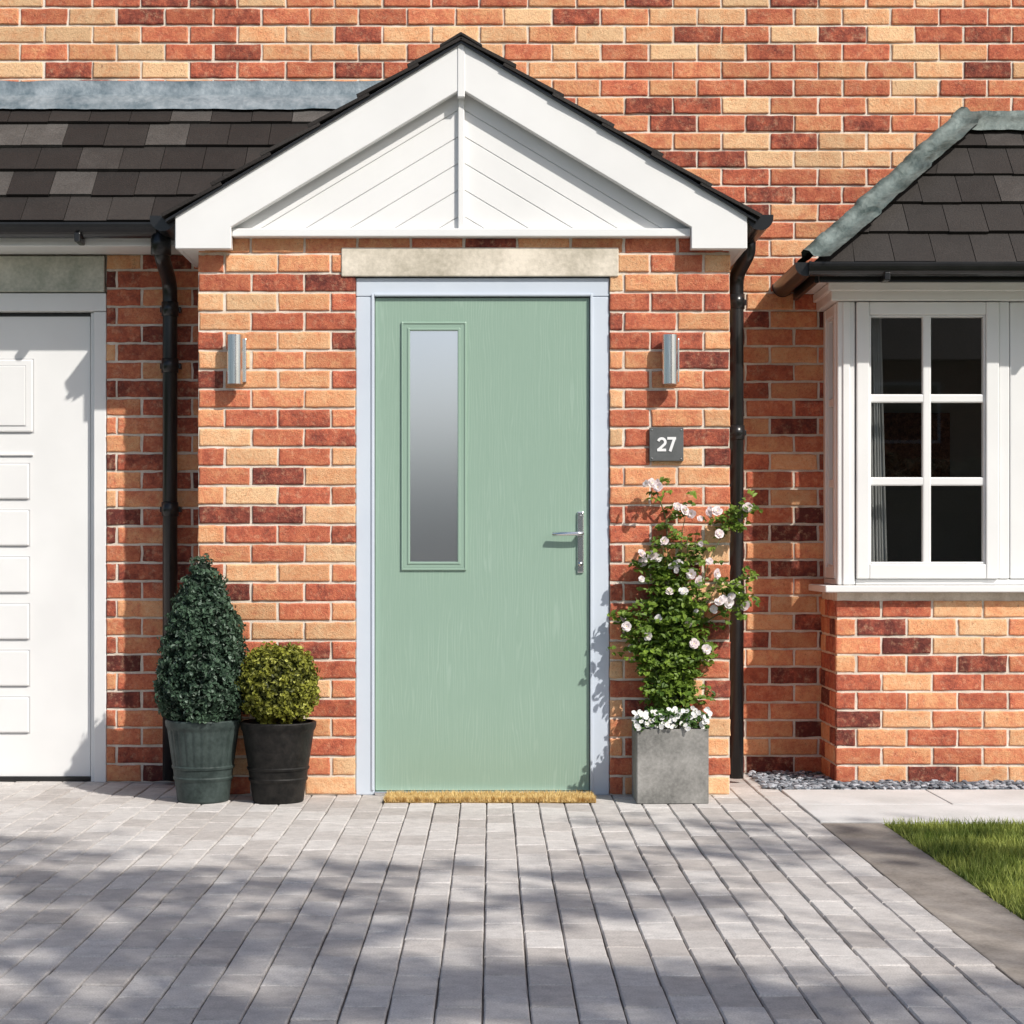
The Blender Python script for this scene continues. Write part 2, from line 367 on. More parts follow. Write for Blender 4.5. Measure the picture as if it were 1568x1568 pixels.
tiles('garage_roof_tiles',(-3.9,.15,2.352),(1,0,0),sv,3.72,sl,sl/5.05,.178,house,seed=31,dark=.08)
meshob('garage_roof_deck',[(-3.9,.16,2.335),(-.15,.16,2.335),(-.15,.75,2.975),(-3.9,.75,2.975)],[(0,1,2,3)],M_black,house)
def lead_strip(name,x0,x1,y,z0,z1,seed,mat,parent):
    V=[];F=[];n=160
    for i in range(n+1):
        x=x0+(x1-x0)*i/n
        for j,(yy,zz) in enumerate(((y-.095,z0-.012),(y-.075,z0+.02),(y-.03,z0+.06),(y-.012,z0+.075),(y-.008,z1))):
            k=noise.noise(Vector((x*6,j*1.3,seed)))*.011+noise.noise(Vector((x*22,j*2.3,seed)))*.004
            V.append((x,yy+k*.8,zz+k*(.8 if j in(0,4) else .4)))
    for i in range(n):
        for j in range(4): F.append((i*5+j,(i+1)*5+j,(i+1)*5+j+1,i*5+j+1))
    return meshob(name,V,F,mat,parent,True)
lead_strip('garage_roof_flashing',-3.9,-.18,YM,2.955,3.090,2,M_lead,house)
cx=-.1205; cl='porch_gable_'
barge=lambda s:[(cx+s*1.150,2.206),(cx+s*.925,2.206),(cx+s*.925,2.293),(cx,2.848),(cx,3.045),(cx+s*1.150,2.348)]
prism(cl+'bargeboard_left',barge(-1),-.07,-.030,g,house,.003)
prism(cl+'bargeboard_right',barge(1),-.07,-.030,g,house,.003)
prism(cl+'apex_cover',[(cx-.015,2.815),(cx+.015,2.815),(cx+.015,3.034),(cx,3.043),(cx-.015,3.034)],-.074,-.05,g,house,.003)
box(cl+'centre_bead',cx-.013,cx+.013,-.030,.0,2.293,2.835,g,house,.004)
box(cl+'bottom_trim',cx-.924,cx+.924,-.045,.03,2.260,2.293,g,house,.004)
for s in (-1,1):
    c=2.293-.108*1+ .06
    k=0
    while c<2.86:
        c0=max(c+.0018,2.293); c1=min(c+.108-.0018,2.86)
        if c1>c0+.005:
            x=lambda cc: cx+s*(cc-2.293)/.6
            poly=[(cx,c0),(cx,c1),(x(c1),2.293)]
            if c0>2.2935: poly.append((x(c0),2.293))
            prism(cl+'board_%s_%d'%('l' if s<0 else 'r',k),poly,-.010,-.001,g,house,.0015)
        c+=.108;k+=1
meshob(cl+'backing',[(cx-1.0,-.005,2.27),(cx+1.0,-.005,2.27),(cx,-.005,2.88)],[(0,1,2)],g,house)
for s,n in ((-1,'left'),(1,'right')):
    xo=cx+s*1.149; xi=(XL if s<0 else XR)
    box('porch_eaves_fascia_'+n,min(xo,xo-s*.018),max(xo,xo-s*.018),-.029,.74,2.209,2.335,g,house,.002)
    a,b_=sorted((xo-s*.019,xi-s*.03)); box('porch_eaves_soffit_'+n,a,b_,-.029,.74,2.209,2.218,g,house,.001)
    a,b_=sorted((cx+s*.926,cx+s*1.12)); box('porch_eaves_box_'+n,a,b_,-.029,-.010,2.2095,2.28,g,house,.001)
for s,n in ((-1,'left'),(1,'right')):
    eave=Vector((cx+s*1.185,-.095,2.332)); apex=Vector((cx,-.095,3.049)); sv=apex-eave
    tiles('porch_roof_tiles_'+n,eave,(0,1,0),sv,.84,sv.length,sv.length/6.,.17,house,seed=40+s,th=.014,dark=.2)
    d=Vector((0,0,-.010)); V=[eave+d,apex+d,apex+d+Vector((0,.84,0)),eave+d+Vector((0,.84,0))]
    V=[v+Vector((0,.012,0)) for v in V]; V+= [v+Vector((0,0,-.010)) for v in V]
    meshob('porch_roof_deck_'+n,V,[(0,1,2,3),(4,5,6,7),(0,1,5,4),(1,2,6,5),(2,3,7,6),(3,0,4,7)],M_black,house)
prism('porch_ridge_tile',[(cx-.085,3.008),(cx,3.058),(cx+.085,3.008),(cx+.085,3.020),(cx,3.071),(cx-.085,3.020)],-.098,.74,M_tile,house,.002)
gutter('porch_gutter_right',(cx+1.205,-.05,2.335),(cx+1.205,.74,2.335),.05,M_black,house)
gutter('porch_gutter_left',(cx-1.205,-.03,2.335),(cx-1.205,.30,2.335),.05,M_black,house)
def downpipe(name,pts,brk,x,y):
    e=empty(name)
    tube('pipe',pts,.0315,M_black,e,20)
    for z in brk:
        tube('socket',[(x,y,z-.03),(x,y,z+.03)],.036,M_black,e,20)
        box('clip',x-.045,x+.045,y+.01,y+.045,z-.012,z+.012,M_black,e,.003)
    return e
def smooth_path(p,k=5):
    p=[Vector(q) for q in p]; out=[p[0]]
    for i in range(1,len(p)-1):
        a,b_,c=p[i-1],p[i],p[i+1]; r=min((b_-a).length,(c-b_).length)*.45
        s=b_+(a-b_).normalized()*r; e=b_+(c-b_).normalized()*r
        for j in range(k+1):
            t=j/k; out.append((1-t)**2*s+2*t*(1-t)*b_+t*t*e)
    out.append(p[-1]); return out
downpipe('downpipe',smooth_path([(-1.365,.145,2.31),(-1.365,.145,2.22),(-1.365,.36,2.13),(-1.365,.36,2.0),(-1.365,.36,.02)]),[2.02,1.78,1.17,.6],-1.365,.36)
tube('outlet',[(-1.365,.145,2.215),(-1.365,.145,2.31)],.042,M_black,house,20)
downpipe('downpipe.001',smooth_path([(1.085,.30,2.31),(1.085,.30,2.25),(1.050,.42,2.17),(1.050,.42,2.08),(1.050,.42,.02)]),[2.06,1.5,.8],1.050,.42)
BX=1.47; BY=.38; BR=3.3
brick_wall('bay_front_bricks',(BX,BY),(1,0),(0,-1),BR-BX,0,.815,[],house,seed=51,stag=.6,bias=-.04)
brick_wall('bay_side_bricks',(BX,YM),(0,-1),(-1,0),YM-BY-.024,0,.815,[],house,seed=52,bias=-.12)
box('bay_mortar',BX+MD,BR,BY+MD,YM+.012,0,.815,M_mortar,house,0)
box('bay_sill',BX-.055,BR+.05,.325,YM-.002,.817,.846,g,house,.005)
WX=1.480; WY=.40
def sash(nm,M,u0,u1,z0,z1,fw,vb,hb,out=0.0):
    box(nm+'_stile_l',u0,u0+fw,out,out+.06,z0,z1,g,house,.005,M); box(nm+'_stile_r',u1-fw,u1,out,out+.06,z0,z1,g,house,.005,M)
    box(nm+'_rail_b',u0+fw,u1-fw,out+.002,out+.058,z0,z0+fw*1.15,g,house,.005,M); box(nm+'_rail_t',u0+fw,u1-fw,out+.002,out+.058,z1-fw,z1,g,house,.005,M)
    b_=.009
    a,c,d,e=u0+fw,u1-fw,z0+fw*1.15,z1-fw
    for (x0,x1,y0,y1,n) in ((a,a+b_,d,e,'bl'),(c-b_,c,d,e,'br'),(a+b_,c-b_,d,d+b_,'bb'),(a+b_,c-b_,e-b_,e,'bt')):
        box(nm+'_bead_'+n,x0,x1,out+.012,out+.05,y0,y1,g,house,.003,M)
    for x in vb: box(nm+'_muntin_v',x-.018,x+.018,out+.014,out+.045,d,e,g,house,.006,M)
    for z in hb: box(nm+'_muntin_h',a,c,out+.016,out+.043,z-.018,z+.018,g,house,.006,M)
    q=[M@Vector(p) for p in ((a,out+.03,d),(c,out+.03,d),(c,out+.03,e),(a,out+.03,e))]
    meshob(nm+'_glass',q,[(0,1,2,3)],M_glass,house)
T=Matrix.Translation((0,WY,0))
box('bay_corner_post',WX,1.556,WY,WY+.07,.848,2.058,g,house,.006)
box('bay_corner_bead',WX+.022,1.532,WY-.008,WY+.01,.848,2.058,g,house,.004)
box('bay_frame_bottom',1.558,BR,WY+.006,WY+.07,.848,.872,g,house,.004)
box('bay_frame_head',WX-.03,BR,WY-.02,YM-.002,2.060,2.135,g,house,.005)
box('bay_head_trim',WX-.045,BR,WY-.035,YM-.004,2.1,2.136,g,house,.005)
hb=[1.645,1.290]
sash('bay_sash_1',T,1.560,2.168,.874,2.056,.055,[1.863],hb,out=-.012)
box('bay_mullion_1',2.170,2.215,WY,WY+.07,.874,2.058,g,house,.005)
sash('bay_sash_2',T,2.217,2.80,.874,2.056,.075,[2.51],hb,out=0.0)
box('bay_mullion_2',2.802,2.84,WY,WY+.07,.874,2.058,g,house,.005)
sash('bay_sash_3',T,2.842,3.28,.874,2.056,.055,[3.06],hb,out=-.012)
MS=Matrix(((0,1,0,WX),(-1,0,0,YM-.004),(0,0,1,0),(0,0,0,1)))
sash('bay_side_sash',MS,.03,.30,.874,2.056,.045,[],hb,out=-.004)
box('bay_side_bottom',0,.345,.004,.06,.848,.872,g,house,.003,MS)
box('bay_side_post',.303,.345,.001,.06,.873,2.057,g,house,.004,MS)
def curtain(name,x0,x1,fl,y):
    V=[];F=[];n=90;m=10
    for i in range(n+1):
        for j in range(m+1):
            t=j/m; x=x0+(x1-x0+fl*(1-t))*i/n
            V.append((x,y+.016*math.sin(i*.75+.3*math.sin(t*3))+.008*math.sin(i*.31+2),.86+1.2*t))
    for i in range(n):
        for j in range(m): F.append((i*(m+1)+j,(i+1)*(m+1)+j,(i+1)*(m+1)+j+1,i*(m+1)+j+1))
    meshob(name,V,F,M_curtain,house,True)
curtain('bay_curtain_left',1.575,1.69,.03,.54)
curtain('bay_curtain_centre',2.15,2.36,-.0,.54)
ey,ez,ex=.17,2.185,1.335; ty,tz,tx=.75,2.914,2.122
sv=Vector((0,ty-ey,tz-ez)); sl=sv.length
tiles('bay_roof_tiles_front',(ex,ey,ez),(1,0,0),sv,BR+.15-ex,sl,sl/5.,.168,house,umin=lambda s:(tx-ex)*max(s,0)/sl,seed=61)
meshob('bay_roof_deck_front',[(ex,ey+.01,ez-.02),(BR+.15,ey+.01,ez-.02),(BR+.15,ty,tz-.02),(tx,ty,tz-.02)],[(0,1,2,3)],M_black,house)
meshob('bay_roof_side',[(ex,ey,ez-.008),(ex,ty,ez-.008),(tx,ty,tz-.008)],[(0,1,2)],M_tile,house)
box('bay_soffit',ex+.02,BR+.1,ey+.03,YM-.01,2.138,2.150,g,house,.001)
box('bay_fascia_front',ex+.03,BR+.1,ey+.012,ey+.03,2.11,2.178,M_black,house,.001)
box('bay_fascia_side',ex+.012,ex+.03,ey+.031,YM-.01,2.11,2.178,M_black,house,.001)
gutter('bay_gutter_front',(ex-.02,ey-.035,2.172),(BR+.1,ey-.035,2.172),.045,M_black,house)
gutter('bay_gutter_side',(ex-.035,ey-.04,2.172),(ex-.035,YM-.01,2.172),.045,M_black,house)
for x in (1.63,2.5): box('bay_gutter_bracket',x-.012,x+.012,ey-.07,ey+.01,2.105,2.14,M_black,house,.004)
h0=Vector((ex-.01,ey-.01,ez)); h1=Vector((tx,ty-.02,tz+.0)); V=[];F=[];n=90
hd=(h1-h0).normalized(); side=hd.cross(Vector((0,0,1))).normalized(); up=side.cross(hd).normalized()
prof=[(-.11,-.03),(-.08,.008),(-.04,.022),(-.026,.048),(0,.062),(.026,.048),(.04,.022),(.08,.014),(.125,.004)]
if side.x<0: side=-side
for i in range(n+1):
    p=h0+(h1-h0)*i/n
    st=.010*((i*3.2/n)%1)
    for j,(a,b_) in enumerate(prof):
        k=noise.noise(Vector((i*.18,j*.8,3)))*.014+noise.noise(Vector((i*.6,j*.8,3)))*.006
        V.append(p+side*(a+k)*.9+up*(b_+k*.7+.008-st))
m=len(prof)
for i in range(n):
    for j in range(m-1): F.append((i*m+j,(i+1)*m+j,(i+1)*m+j+1,i*m+j+1))
meshob('bay_lead_hip',V,F,M_lead2,house,True)
lead_strip('bay_roof_flashing',tx-.03,BR+.2,YM,2.862,2.955,9,M_lead2,house)
def door():
    y=.012
    box('door_frame_left',DL+.002,-.474,y,.10,.0,2.024,M_frame,house,.004)
    box('door_frame_right',.402,DR-.002,y,.10,.0,2.024,M_frame,house,.004)
    box('door_frame_head',DL+.002,DR-.002,y,.10,2.026,2.102,M_frame,house,.004)
    box('door_stop_left',-.486,-.475,y-.006,.05,.02,2.036,M_frame,house,.002)
    box('door_stop_right',.403,.414,y-.006,.05,.02,2.036,M_frame,house,.002)
    box('door_stop_head',-.474,.402,y-.006,.05,2.028,2.039,M_frame,house,.002)
    a,b_,c,d=-.330,-.136,.948,1.888
    LY=.024
    box('door_leaf_left',-.471,a,LY,.07,.018,2.021,M_door,house,0)
    box('door_leaf_right',b_,.399,LY,.07,.018,2.021,M_door,house,0)
    box('door_leaf_top',a,b_,LY,.07,d,2.021,M_door,house,0)
    box('door_leaf_bottom',a,b_,LY,.07,.018,c,M_door,house,0)
    def ring(n,o,i,y0,bev):
        x0,x1,z0,z1=a-o,b_+o,c-o,d+o; w=o-i
        box(n+'_l',x0,x0+w,y0,LY+.01,z0,z1,M_dtrim,house,bev); box(n+'_r',x1-w,x1,y0,LY+.01,z0,z1,M_dtrim,house,bev)
        box(n+'_t',x0+w*.5,x1-w*.5,y0+.0004,LY+.0104,z1-w,z1-.0003,M_dtrim,house,bev); box(n+'_b',x0+w*.5,x1-w*.5,y0+.0004,LY+.0104,z0+.0003,z0+w,M_dtrim,house,bev)
    ring('door_cassette_outer',.036,.026,LY-.009,.004)
    ring('door_cassette_mid',.026,.010,LY-.006,.001)
    ring('door_cassette_inner',.011,.0,LY-.009,.003)
    box('door_glass',a-.002,b_+.002,LY+.002,LY+.010,c-.002,d+.002,M_frost,house,0)
    box('door_threshold',-.472,.40,-.005,.07,0,.016,M_chrome,house,.003)
    e=empty('door_handle'); e.parent=house
    box('backplate',.350,.377,LY-.010,LY+.001,.903,1.152,M_chrome,e,.004)
    tube('lever_neck',[(.3635,LY,1.062),(.3635,LY-.036,1.062)],.010,M_chrome,e)
    tube('lever',smooth_path([(.375,LY-.036,1.062),(.33,LY-.038,1.062),(.248,LY-.034,1.060)]),[.0085]*8 ,M_chrome,e)
    tube('lock_cylinder',[(.3635,LY,.940),(.3635,LY-.016,.940)],.010,M_chrome,e)
    box('keyhole',.3622,.3648,LY-.0175,LY-.015,.933,.947,M_black,e,0)
    tube('screw',[(.3635,LY-.008,1.135),(.3635,LY-.012,1.135)],.004,M_steel,e)
door()

def wall_lamp(name,x,s):
    e=empty(name); y=-.050
    lathe('body',[(.026,.0),(.0315,.0),(.0315,.198),(.026,.198),(.026,.19)],(x,y,1.664),M_steel,e,40)
    box('backplate',x+s*.024-.018,x+s*.024+.018,-.018,.004,1.675,1.852,M_steel,e,.003)
    box('bracket',x-.012,x+.012,-.028,-.012,1.72,1.80,M_steel,e,.003)
    lathe('lens',[(.0255,0),(.0255,.002)],(x,y,1.666),M_white,e,24)
wall_lamp('wall_lamp',-1.033,1); wall_lamp('wall_lamp.001',.720,1)
sg=empty('house_number_sign')
box('plate',.641,.779,-.016,.0,1.356,1.492,M_slate,sg,.002)
for x in (.651,.769):
    for z in (1.366,1.482): tube('screw',[(x,-.017,z),(x,-.0185,z)],.003,M_steel,sg,10)
def ribbon(name,pts,w,y0,y1,mat,parent):
    p=[Vector((a,b)) for a,b in pts]; l=[];r=[]
    for i,q in enumerate(p):
        t0=(q-p[i-1]).normalized() if i>0 else None; t1=(p[i+1]-q).normalized() if i<len(p)-1 else None
        t=((t0 or t1)+(t1 or t0)).normalized(); n=Vector((-t.y,t.x)); k=1/max(.45,n.dot(Vector((-(t1 or t0).y,(t1 or t0).x))))
        l.append(q+n*w/2*k); r.append(q-n*w/2*k)
    V=[];F=[]
    for y in (y0,y1):
        for q in l+r: V.append((q.x,y,q.y))
    n=len(p)
    for i in range(n-1):
        F+=[(i,i+1,n+i+1,n+i),(2*n+i,3*n+i,3*n+i+1,2*n+i+1),(i,2*n+i,2*n+i+1,i+1),(n+i,n+i+1,3*n+i+1,3*n+i)]
    F+=[(0,n,3*n,2*n),(n-1,2*n-1,4*n-1,3*n-1)]
    return meshob(name,V,F,mat,parent)
hD=.058; zc=1.424-hD/2; x2=.672; r_=.0145
pts=[(x2+.0185+math.cos(R(a))*r_,zc+hD-.006-r_+math.sin(R(a))*r_) for a in (165,140,115,90,65,40,15,-10,-35)]
pts+=[(x2+.0055,zc+.0065)]
ribbon('digit_2_bowl',pts,.0105,-.0185,-.0155,M_white,sg)
box('digit_2_foot',x2,x2+.036,-.0187,-.0155,zc,zc+.0108,M_white,sg,0)
ribbon('digit_7_leg',[(x2+.070,zc+hD-.006),(x2+.052,zc)],.0112,-.0185,-.0155,M_white,sg)
box('digit_7_bar',x2+.041,x2+.0765,-.0187,-.0155,zc+hD-.0108,zc+hD,M_white,sg,0)

# ------------------------------------------------------------ ground
meshob('ground',[(-400,-400,-.06),(400,-400,-.06),(400,400,-.06),(-400,400,-.06)],[(0,1,2,3)],M_lawnsoil)
meshob('driveway_bed',[(-3.6,-9.5,-.008),(1.2,-9.5,-.008),(1.2,.8,-.008),(-3.6,.8,-.008)],[(0,1,2,3)],M_sand)
def pavers():
    rd=random.Random(5); V=[];F=[];A=[]; w=.1015; l=.203; gp=.0032; bv=.0035; n=47
    x0=1.2-w*n
    for i in range(n):
        X=x0+i*w; off=(.5 if i%2 else 0)*l
        Y=-9.4-off
        while Y<.78:
            a,b_,c,d=X+gp/2,X+w-gp/2,Y+gp/2,min(Y+l-gp/2,.78); Y+=l
            if d-c<.02: continue
            r=(rd.random(),rd.random(),rd.random()); tz=rd.uniform(-.0014,.0014); tx=rd.uniform(-.0012,.0012); ty=rd.uniform(-.0012,.0012)
            o=len(V)
            a+=rd.uniform(-.0008,.0014); b_-=rd.uniform(-.0008,.0014); c+=rd.uniform(0,.003)
            for (p,q,z) in ((a,c,-.02),(b_,c,-.02),(b_,d,-.02),(a,d,-.02),(a,c,-.004),(b_,c,-.004),(b_,d,-.004),(a,d,-.004),(a+bv,c+bv,0),(b_-bv,c+bv,0),(b_-bv,d-bv,0),(a+bv,d-bv,0)):
                zz=z+tz+(tx if p>X+w/2 else -tx)+(ty if q>Y-l/2 else -ty) if z>-.019 else z
                V.append((p,q,zz)); A.append(r)
            for k in range(4):
                k2=(k+1)%4; F.append((o+k,o+k2,o+4+k2,o+4+k)); F.append((o+4+k,o+4+k2,o+8+k2,o+8+k))
            F.append((o+8,o+9,o+10,o+11))
    meshob('driveway',V,F,M_pav,None,False,{'rnd':A})
pavers()
pe=empty('garden_path')
xx=1.204
for k,wd in enumerate((.9,.9,.9,.9)):
    box('slab_%d'%k,xx,xx+wd-.006,-.735,-.282,-.03,.002,M_path,pe,.003); box('slab_b%d'%k,xx-(0 if k==0 else .3),xx+wd-.306,-.277,.17,-.03,.003,M_path,pe,.003); xx+=wd
box('path_edging',1.204,1.43,-9.4,-.742,-.05,-.004,M_strip,None,.004)
meshob('flower_bed_soil',[(1.201,.16,-.012),(3.9,.16,-.012),(3.9,.8,-.012),(1.201,.8,-.012)],[(0,1,2,3)],M_sand)
def chips():
    V=[];F=[];C=[]; rd=random.Random(9)
    bm=bmesh.new(); bmesh.ops.create_icosphere(bm,subdivisions=1,radius=1); bv=[v.co.copy() for v in bm.verts]; bf=[tuple(v.index for v in f.verts) for f in bm.faces]; bm.free()
    for i in range(2900):
        x=rd.uniform(1.21,3.4); y=rd.uniform(.175,.385)
        if i%5==0 : x=rd.uniform(1.14,1.46); y=rd.uniform(.2,.74)
        s=rd.uniform(.007,.018); M=Matrix.Rotation(rd.uniform(0,6),4,'Z')@Matrix.Rotation(rd.uniform(-.5,.5),4,'X')@Matrix.Diagonal((s*1.3,s*.8,s*.45,1))
        z=rd.uniform(-.004,.014); o=len(V); g_=rd.random()**1.6
        c=(.08+.36*g_,.095+.37*g_,.115+.39*g_)
        for v in bv: p=M@(v*rd.uniform(.75,1.15)); V.append((p.x+x,p.y+y,p.z+z)); C.append(c)
        F+=[tuple(q+o for q in f) for f in bf]
    meshob('slate_chippings',V,F,M_chip,None,False,{'col':C})
chips()
meshob('lawn',[(1.43,-9.4,-.008),(9,-9.4,-.008),(9,-.742,-.008),(1.43,-.742,-.008)],[(0,1,2,3)],M_lawnsoil)
def grass():
    n=70000; x=1.425+rng.random(n)**1.0*1.6; y=-.79-rng.random(n)*3.2
    h=.014+.028*rng.random(n); a=rng.random(n)*6.28; w=.0016+.0014*rng.random(n); ln=rng.normal(0,.013,(n,2))
    base=np.stack([x,y,np.full(n,-.006)],1); d=np.stack([np.cos(a)*w,np.sin(a)*w,0*a],1)
    tip=base+np.stack([ln[:,0],ln[:,1],h],1); V=np.empty((n,3,3)); V[:,0]=base-d;V[:,1]=base+d;V[:,2]=tip
    F=np.arange(3*n).reshape(n,3)
    t=rng.random(n)[:,None]; pn=np.array([noise.noise(Vector((p*5,q*5,0))) for p,q in zip(x,y)])[:,None]
    t=np.clip(t*.7+pn*.7+.2,0,1)
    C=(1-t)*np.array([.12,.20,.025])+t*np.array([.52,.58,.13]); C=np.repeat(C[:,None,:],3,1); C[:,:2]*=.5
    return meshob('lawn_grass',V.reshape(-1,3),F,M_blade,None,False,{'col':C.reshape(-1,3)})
grass()
meshob('road',[(-60,-22,-.05),(60,-22,-.05),(60,-14,-.05),(-60,-14,-.05)],[(0,1,2,3)],M_asph)
box('pavement',-60,60,-14,-12.4,-.06,.05,M_strip,None,.01)
meshob('road_marking',[(-60,-18.06,-.046),(60,-18.06,-.046),(60,-17.96,-.046),(-60,-17.96,-.046)],[(0,1,2,3)],M_white)
def mat_():
    e=empty('door_mat'); box('backing',-.421,.413,-.235,-.03,.001,.016,M_gold,e,.003)
    n=16000; x=-.419+rng.random(n)*.83; y=-.238+rng.random(n)*.206
    k=rng.random(n)<.35; y[k]=-.238+rng.random(k.sum())*.012
    a=rng.random(n)*6.28; w=.0016; base=np.stack([x,y,np.full(n,.004)+rng.random(n)*.01],1); d=np.stack([np.cos(a)*w,np.sin(a)*w,0*a],1)
    tip=base+np.stack([rng.normal(0,.005,n),rng.normal(-.002,.005,n),.011+.010*rng.random(n)],1); V=np.empty((n,3,3)); V[:,0]=base-d;V[:,1]=base+d;V[:,2]=tip
    pn=np.array([noise.noise(Vector((p*60,q*60,0))) for p,q in zip(x,y)])
    t=np.clip(rng.random(n)*.6+.3+pn,0,1)[:,None]; C=(1-t)*np.array([.50,.28,.07])+t*np.array([1.,.82,.42]); C=np.repeat(C[:,None,:],3,1)
    meshob('bristles',V.reshape(-1,3),np.arange(3*n).reshape(n,3),M_blade,e,False,{'col':C.reshape(-1,3)})
mat_()
# ------------------------------------------------------------ leaves
def leafgeo(P,Nn,Ln,Wd,C):
    n=len(P); Nn=Nn/np.linalg.norm(Nn,axis=1,keepdims=True); r=rng.normal(size=(n,3)); T=r-Nn*(r*Nn).sum(1,keepdims=True); T/=np.linalg.norm(T,axis=1,keepdims=True); B=np.cross(Nn,T)
    Ln=np.broadcast_to(np.asarray(Ln,float),(n,))[:,None]; Wd=np.broadcast_to(np.asarray(Wd,float),(n,))[:,None]
    V=np.empty((n,6,3)); V[:,0]=P-T*Ln*.5; V[:,1]=P-T*Ln*.1+B*Wd*.5+Nn*Wd*.22; V[:,2]=P+T*Ln*.25+B*Wd*.36+Nn*Wd*.15; V[:,3]=P+T*Ln*.5-Nn*Ln*.08; V[:,4]=P+T*Ln*.25-B*Wd*.36+Nn*Wd*.15; V[:,5]=P-T*Ln*.1-B*Wd*.5+Nn*Wd*.22
    i=np.arange(n)[:,None]*6
    F=np.concatenate([i+np.array([[0,1,2,3]]),i+np.array([[0,3,4,5]])],0)
    return V.reshape(-1,3),F,np.repeat(C[:,None,:],6,1).reshape(-1,3)
def joinleaf(name,parts,mat,parent):
    V=[];F=[];C=[];o=0
    for v,f,c in parts: V.append(v);F.append(f+o);C.append(c);o+=len(v)
    return meshob(name,np.concatenate(V),np.concatenate(F),mat,parent,False,{'col':np.concatenate(C)})
def pot(name,c,rt,rb,h,mat,rib=0):
    e=empty(name)
    prof=[(rb*.96,0),(rb,.006),(rb+(rt-rb)*.22,h*.26),(rb+(rt-rb)*.24+.004,h*.275),(rb+(rt-rb)*.27+.004,h*.30),(rb+(rt-rb)*.28,h*.315),(rb+(rt-rb)*.36,h*.40),(rb+(rt-rb)*.37+.004,h*.41),(rb+(rt-rb)*.40+.004,h*.435),(rb+(rt-rb)*.40,h*.45),
          (rt*.945,h*.88),(rt*.97,h*.90),(rt,h*.93),(rt*1.01,h*.985),(rt*.985,h),(rt*.93,h),(rt*.91,h*.93),(rt*.90,h*.90)]
    fn=(lambda a,z: 1+(.010*math.sin(a*rib)+.005*math.sin(a*rib*2+1) if h*.44<z<h*.9 else .0)) if rib else None
    p2=[]
    for q,r in zip(prof,prof[1:]):
        p2.append(q)
        if r[1]-q[1]>h*.2: p2+=[(q[0]+(r[0]-q[0])*t,q[1]+(r[1]-q[1])*t) for t in (.04,.5,.96)]
    p2.append(prof[-1])
    lathe('pot',p2,c,mat,e,160,fn)
    lathe('soil',[(rt*.905,h*.9),(rt*.5,h*.925),(.01,h*.93)],c,M_soil,e,32)
    return e
def topiary(c,shape,n,ls,cols,clump,amp=.024,spk=.03):
    ts=rng.random(n*3); rr=np.array([shape(t)[0] for t in ts]); keep=rng.random(n*3)<rr/rr.max(); ts=ts[keep][:n]; n=len(ts)
    a=rng.random(n)*2*math.pi; P=np.empty((n,3)); Nn=np.empty((n,3)); Cc=np.empty((n,3))
    for i in range(n):
        r,z=shape(ts[i]); r2,z2=shape(min(1,ts[i]+.01)); dr,dz=r2-r,z2-z; nl=math.hypot(dr,dz)+1e-6; nr,nz=dz/nl,-dr/nl
        ca,sa=math.cos(a[i]),math.sin(a[i]); w=Vector((ca*r,sa*r,z))
        nn=noise.noise(w*clump)*1.0+noise.noise(w*clump*2.3)*.6
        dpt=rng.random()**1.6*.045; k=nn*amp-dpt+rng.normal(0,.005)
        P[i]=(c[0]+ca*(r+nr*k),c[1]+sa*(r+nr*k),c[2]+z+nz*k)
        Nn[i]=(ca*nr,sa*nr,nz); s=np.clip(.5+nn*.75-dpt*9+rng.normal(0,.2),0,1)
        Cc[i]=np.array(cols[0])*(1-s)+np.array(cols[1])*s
        if rng.random()<spk: Cc[i]=cols[2]
    Nn=Nn+rng.normal(0,.65,(n,3))
    return [leafgeo(P,Nn,ls*(.7+.6*rng.random(n)),ls*.6*(.7+.6*rng.random(n)),Cc)]
pc=(-1.142,-.165,0); e=pot('potted_conical_shrub',pc,.148,.102,.325,M_pot,26)
def cone(t):
    z=t*.640
    r=.190*(max(0,1-t**1.7)**.66)
    r*=min(1,.72+t*2.0) if t<.14 else 1
    return r,z
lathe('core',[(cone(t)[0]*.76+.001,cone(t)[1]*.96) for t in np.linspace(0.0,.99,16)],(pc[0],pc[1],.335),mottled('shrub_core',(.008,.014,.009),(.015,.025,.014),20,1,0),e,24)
tube('trunk',[(pc[0],pc[1],.29),(pc[0],pc[1],.42)],.014,M_bark,e)
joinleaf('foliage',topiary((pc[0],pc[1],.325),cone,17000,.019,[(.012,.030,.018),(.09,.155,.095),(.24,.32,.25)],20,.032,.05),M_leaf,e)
pb=(-.842,-.185,0); e=pot('potted_ball_shrub',pb,.149,.100,.318,M_pot2,0)
def ball(t):
    th=math.pi*(.97-t*.97); return .157*math.sin(th)+.0005,.152+.152*math.cos(th)
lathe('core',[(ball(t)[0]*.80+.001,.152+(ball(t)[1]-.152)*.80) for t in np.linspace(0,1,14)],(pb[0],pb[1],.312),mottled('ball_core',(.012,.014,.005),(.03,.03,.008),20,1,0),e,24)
tube('trunk',[(pb[0],pb[1],.28),(pb[0],pb[1],.36)],.012,M_bark,e)
joinleaf('foliage',topiary((pb[0],pb[1],.312),ball,11000,.018,[(.04,.05,.008),(.34,.35,.05),(.55,.56,.14)],24,.030,.06),M_leaf,e)
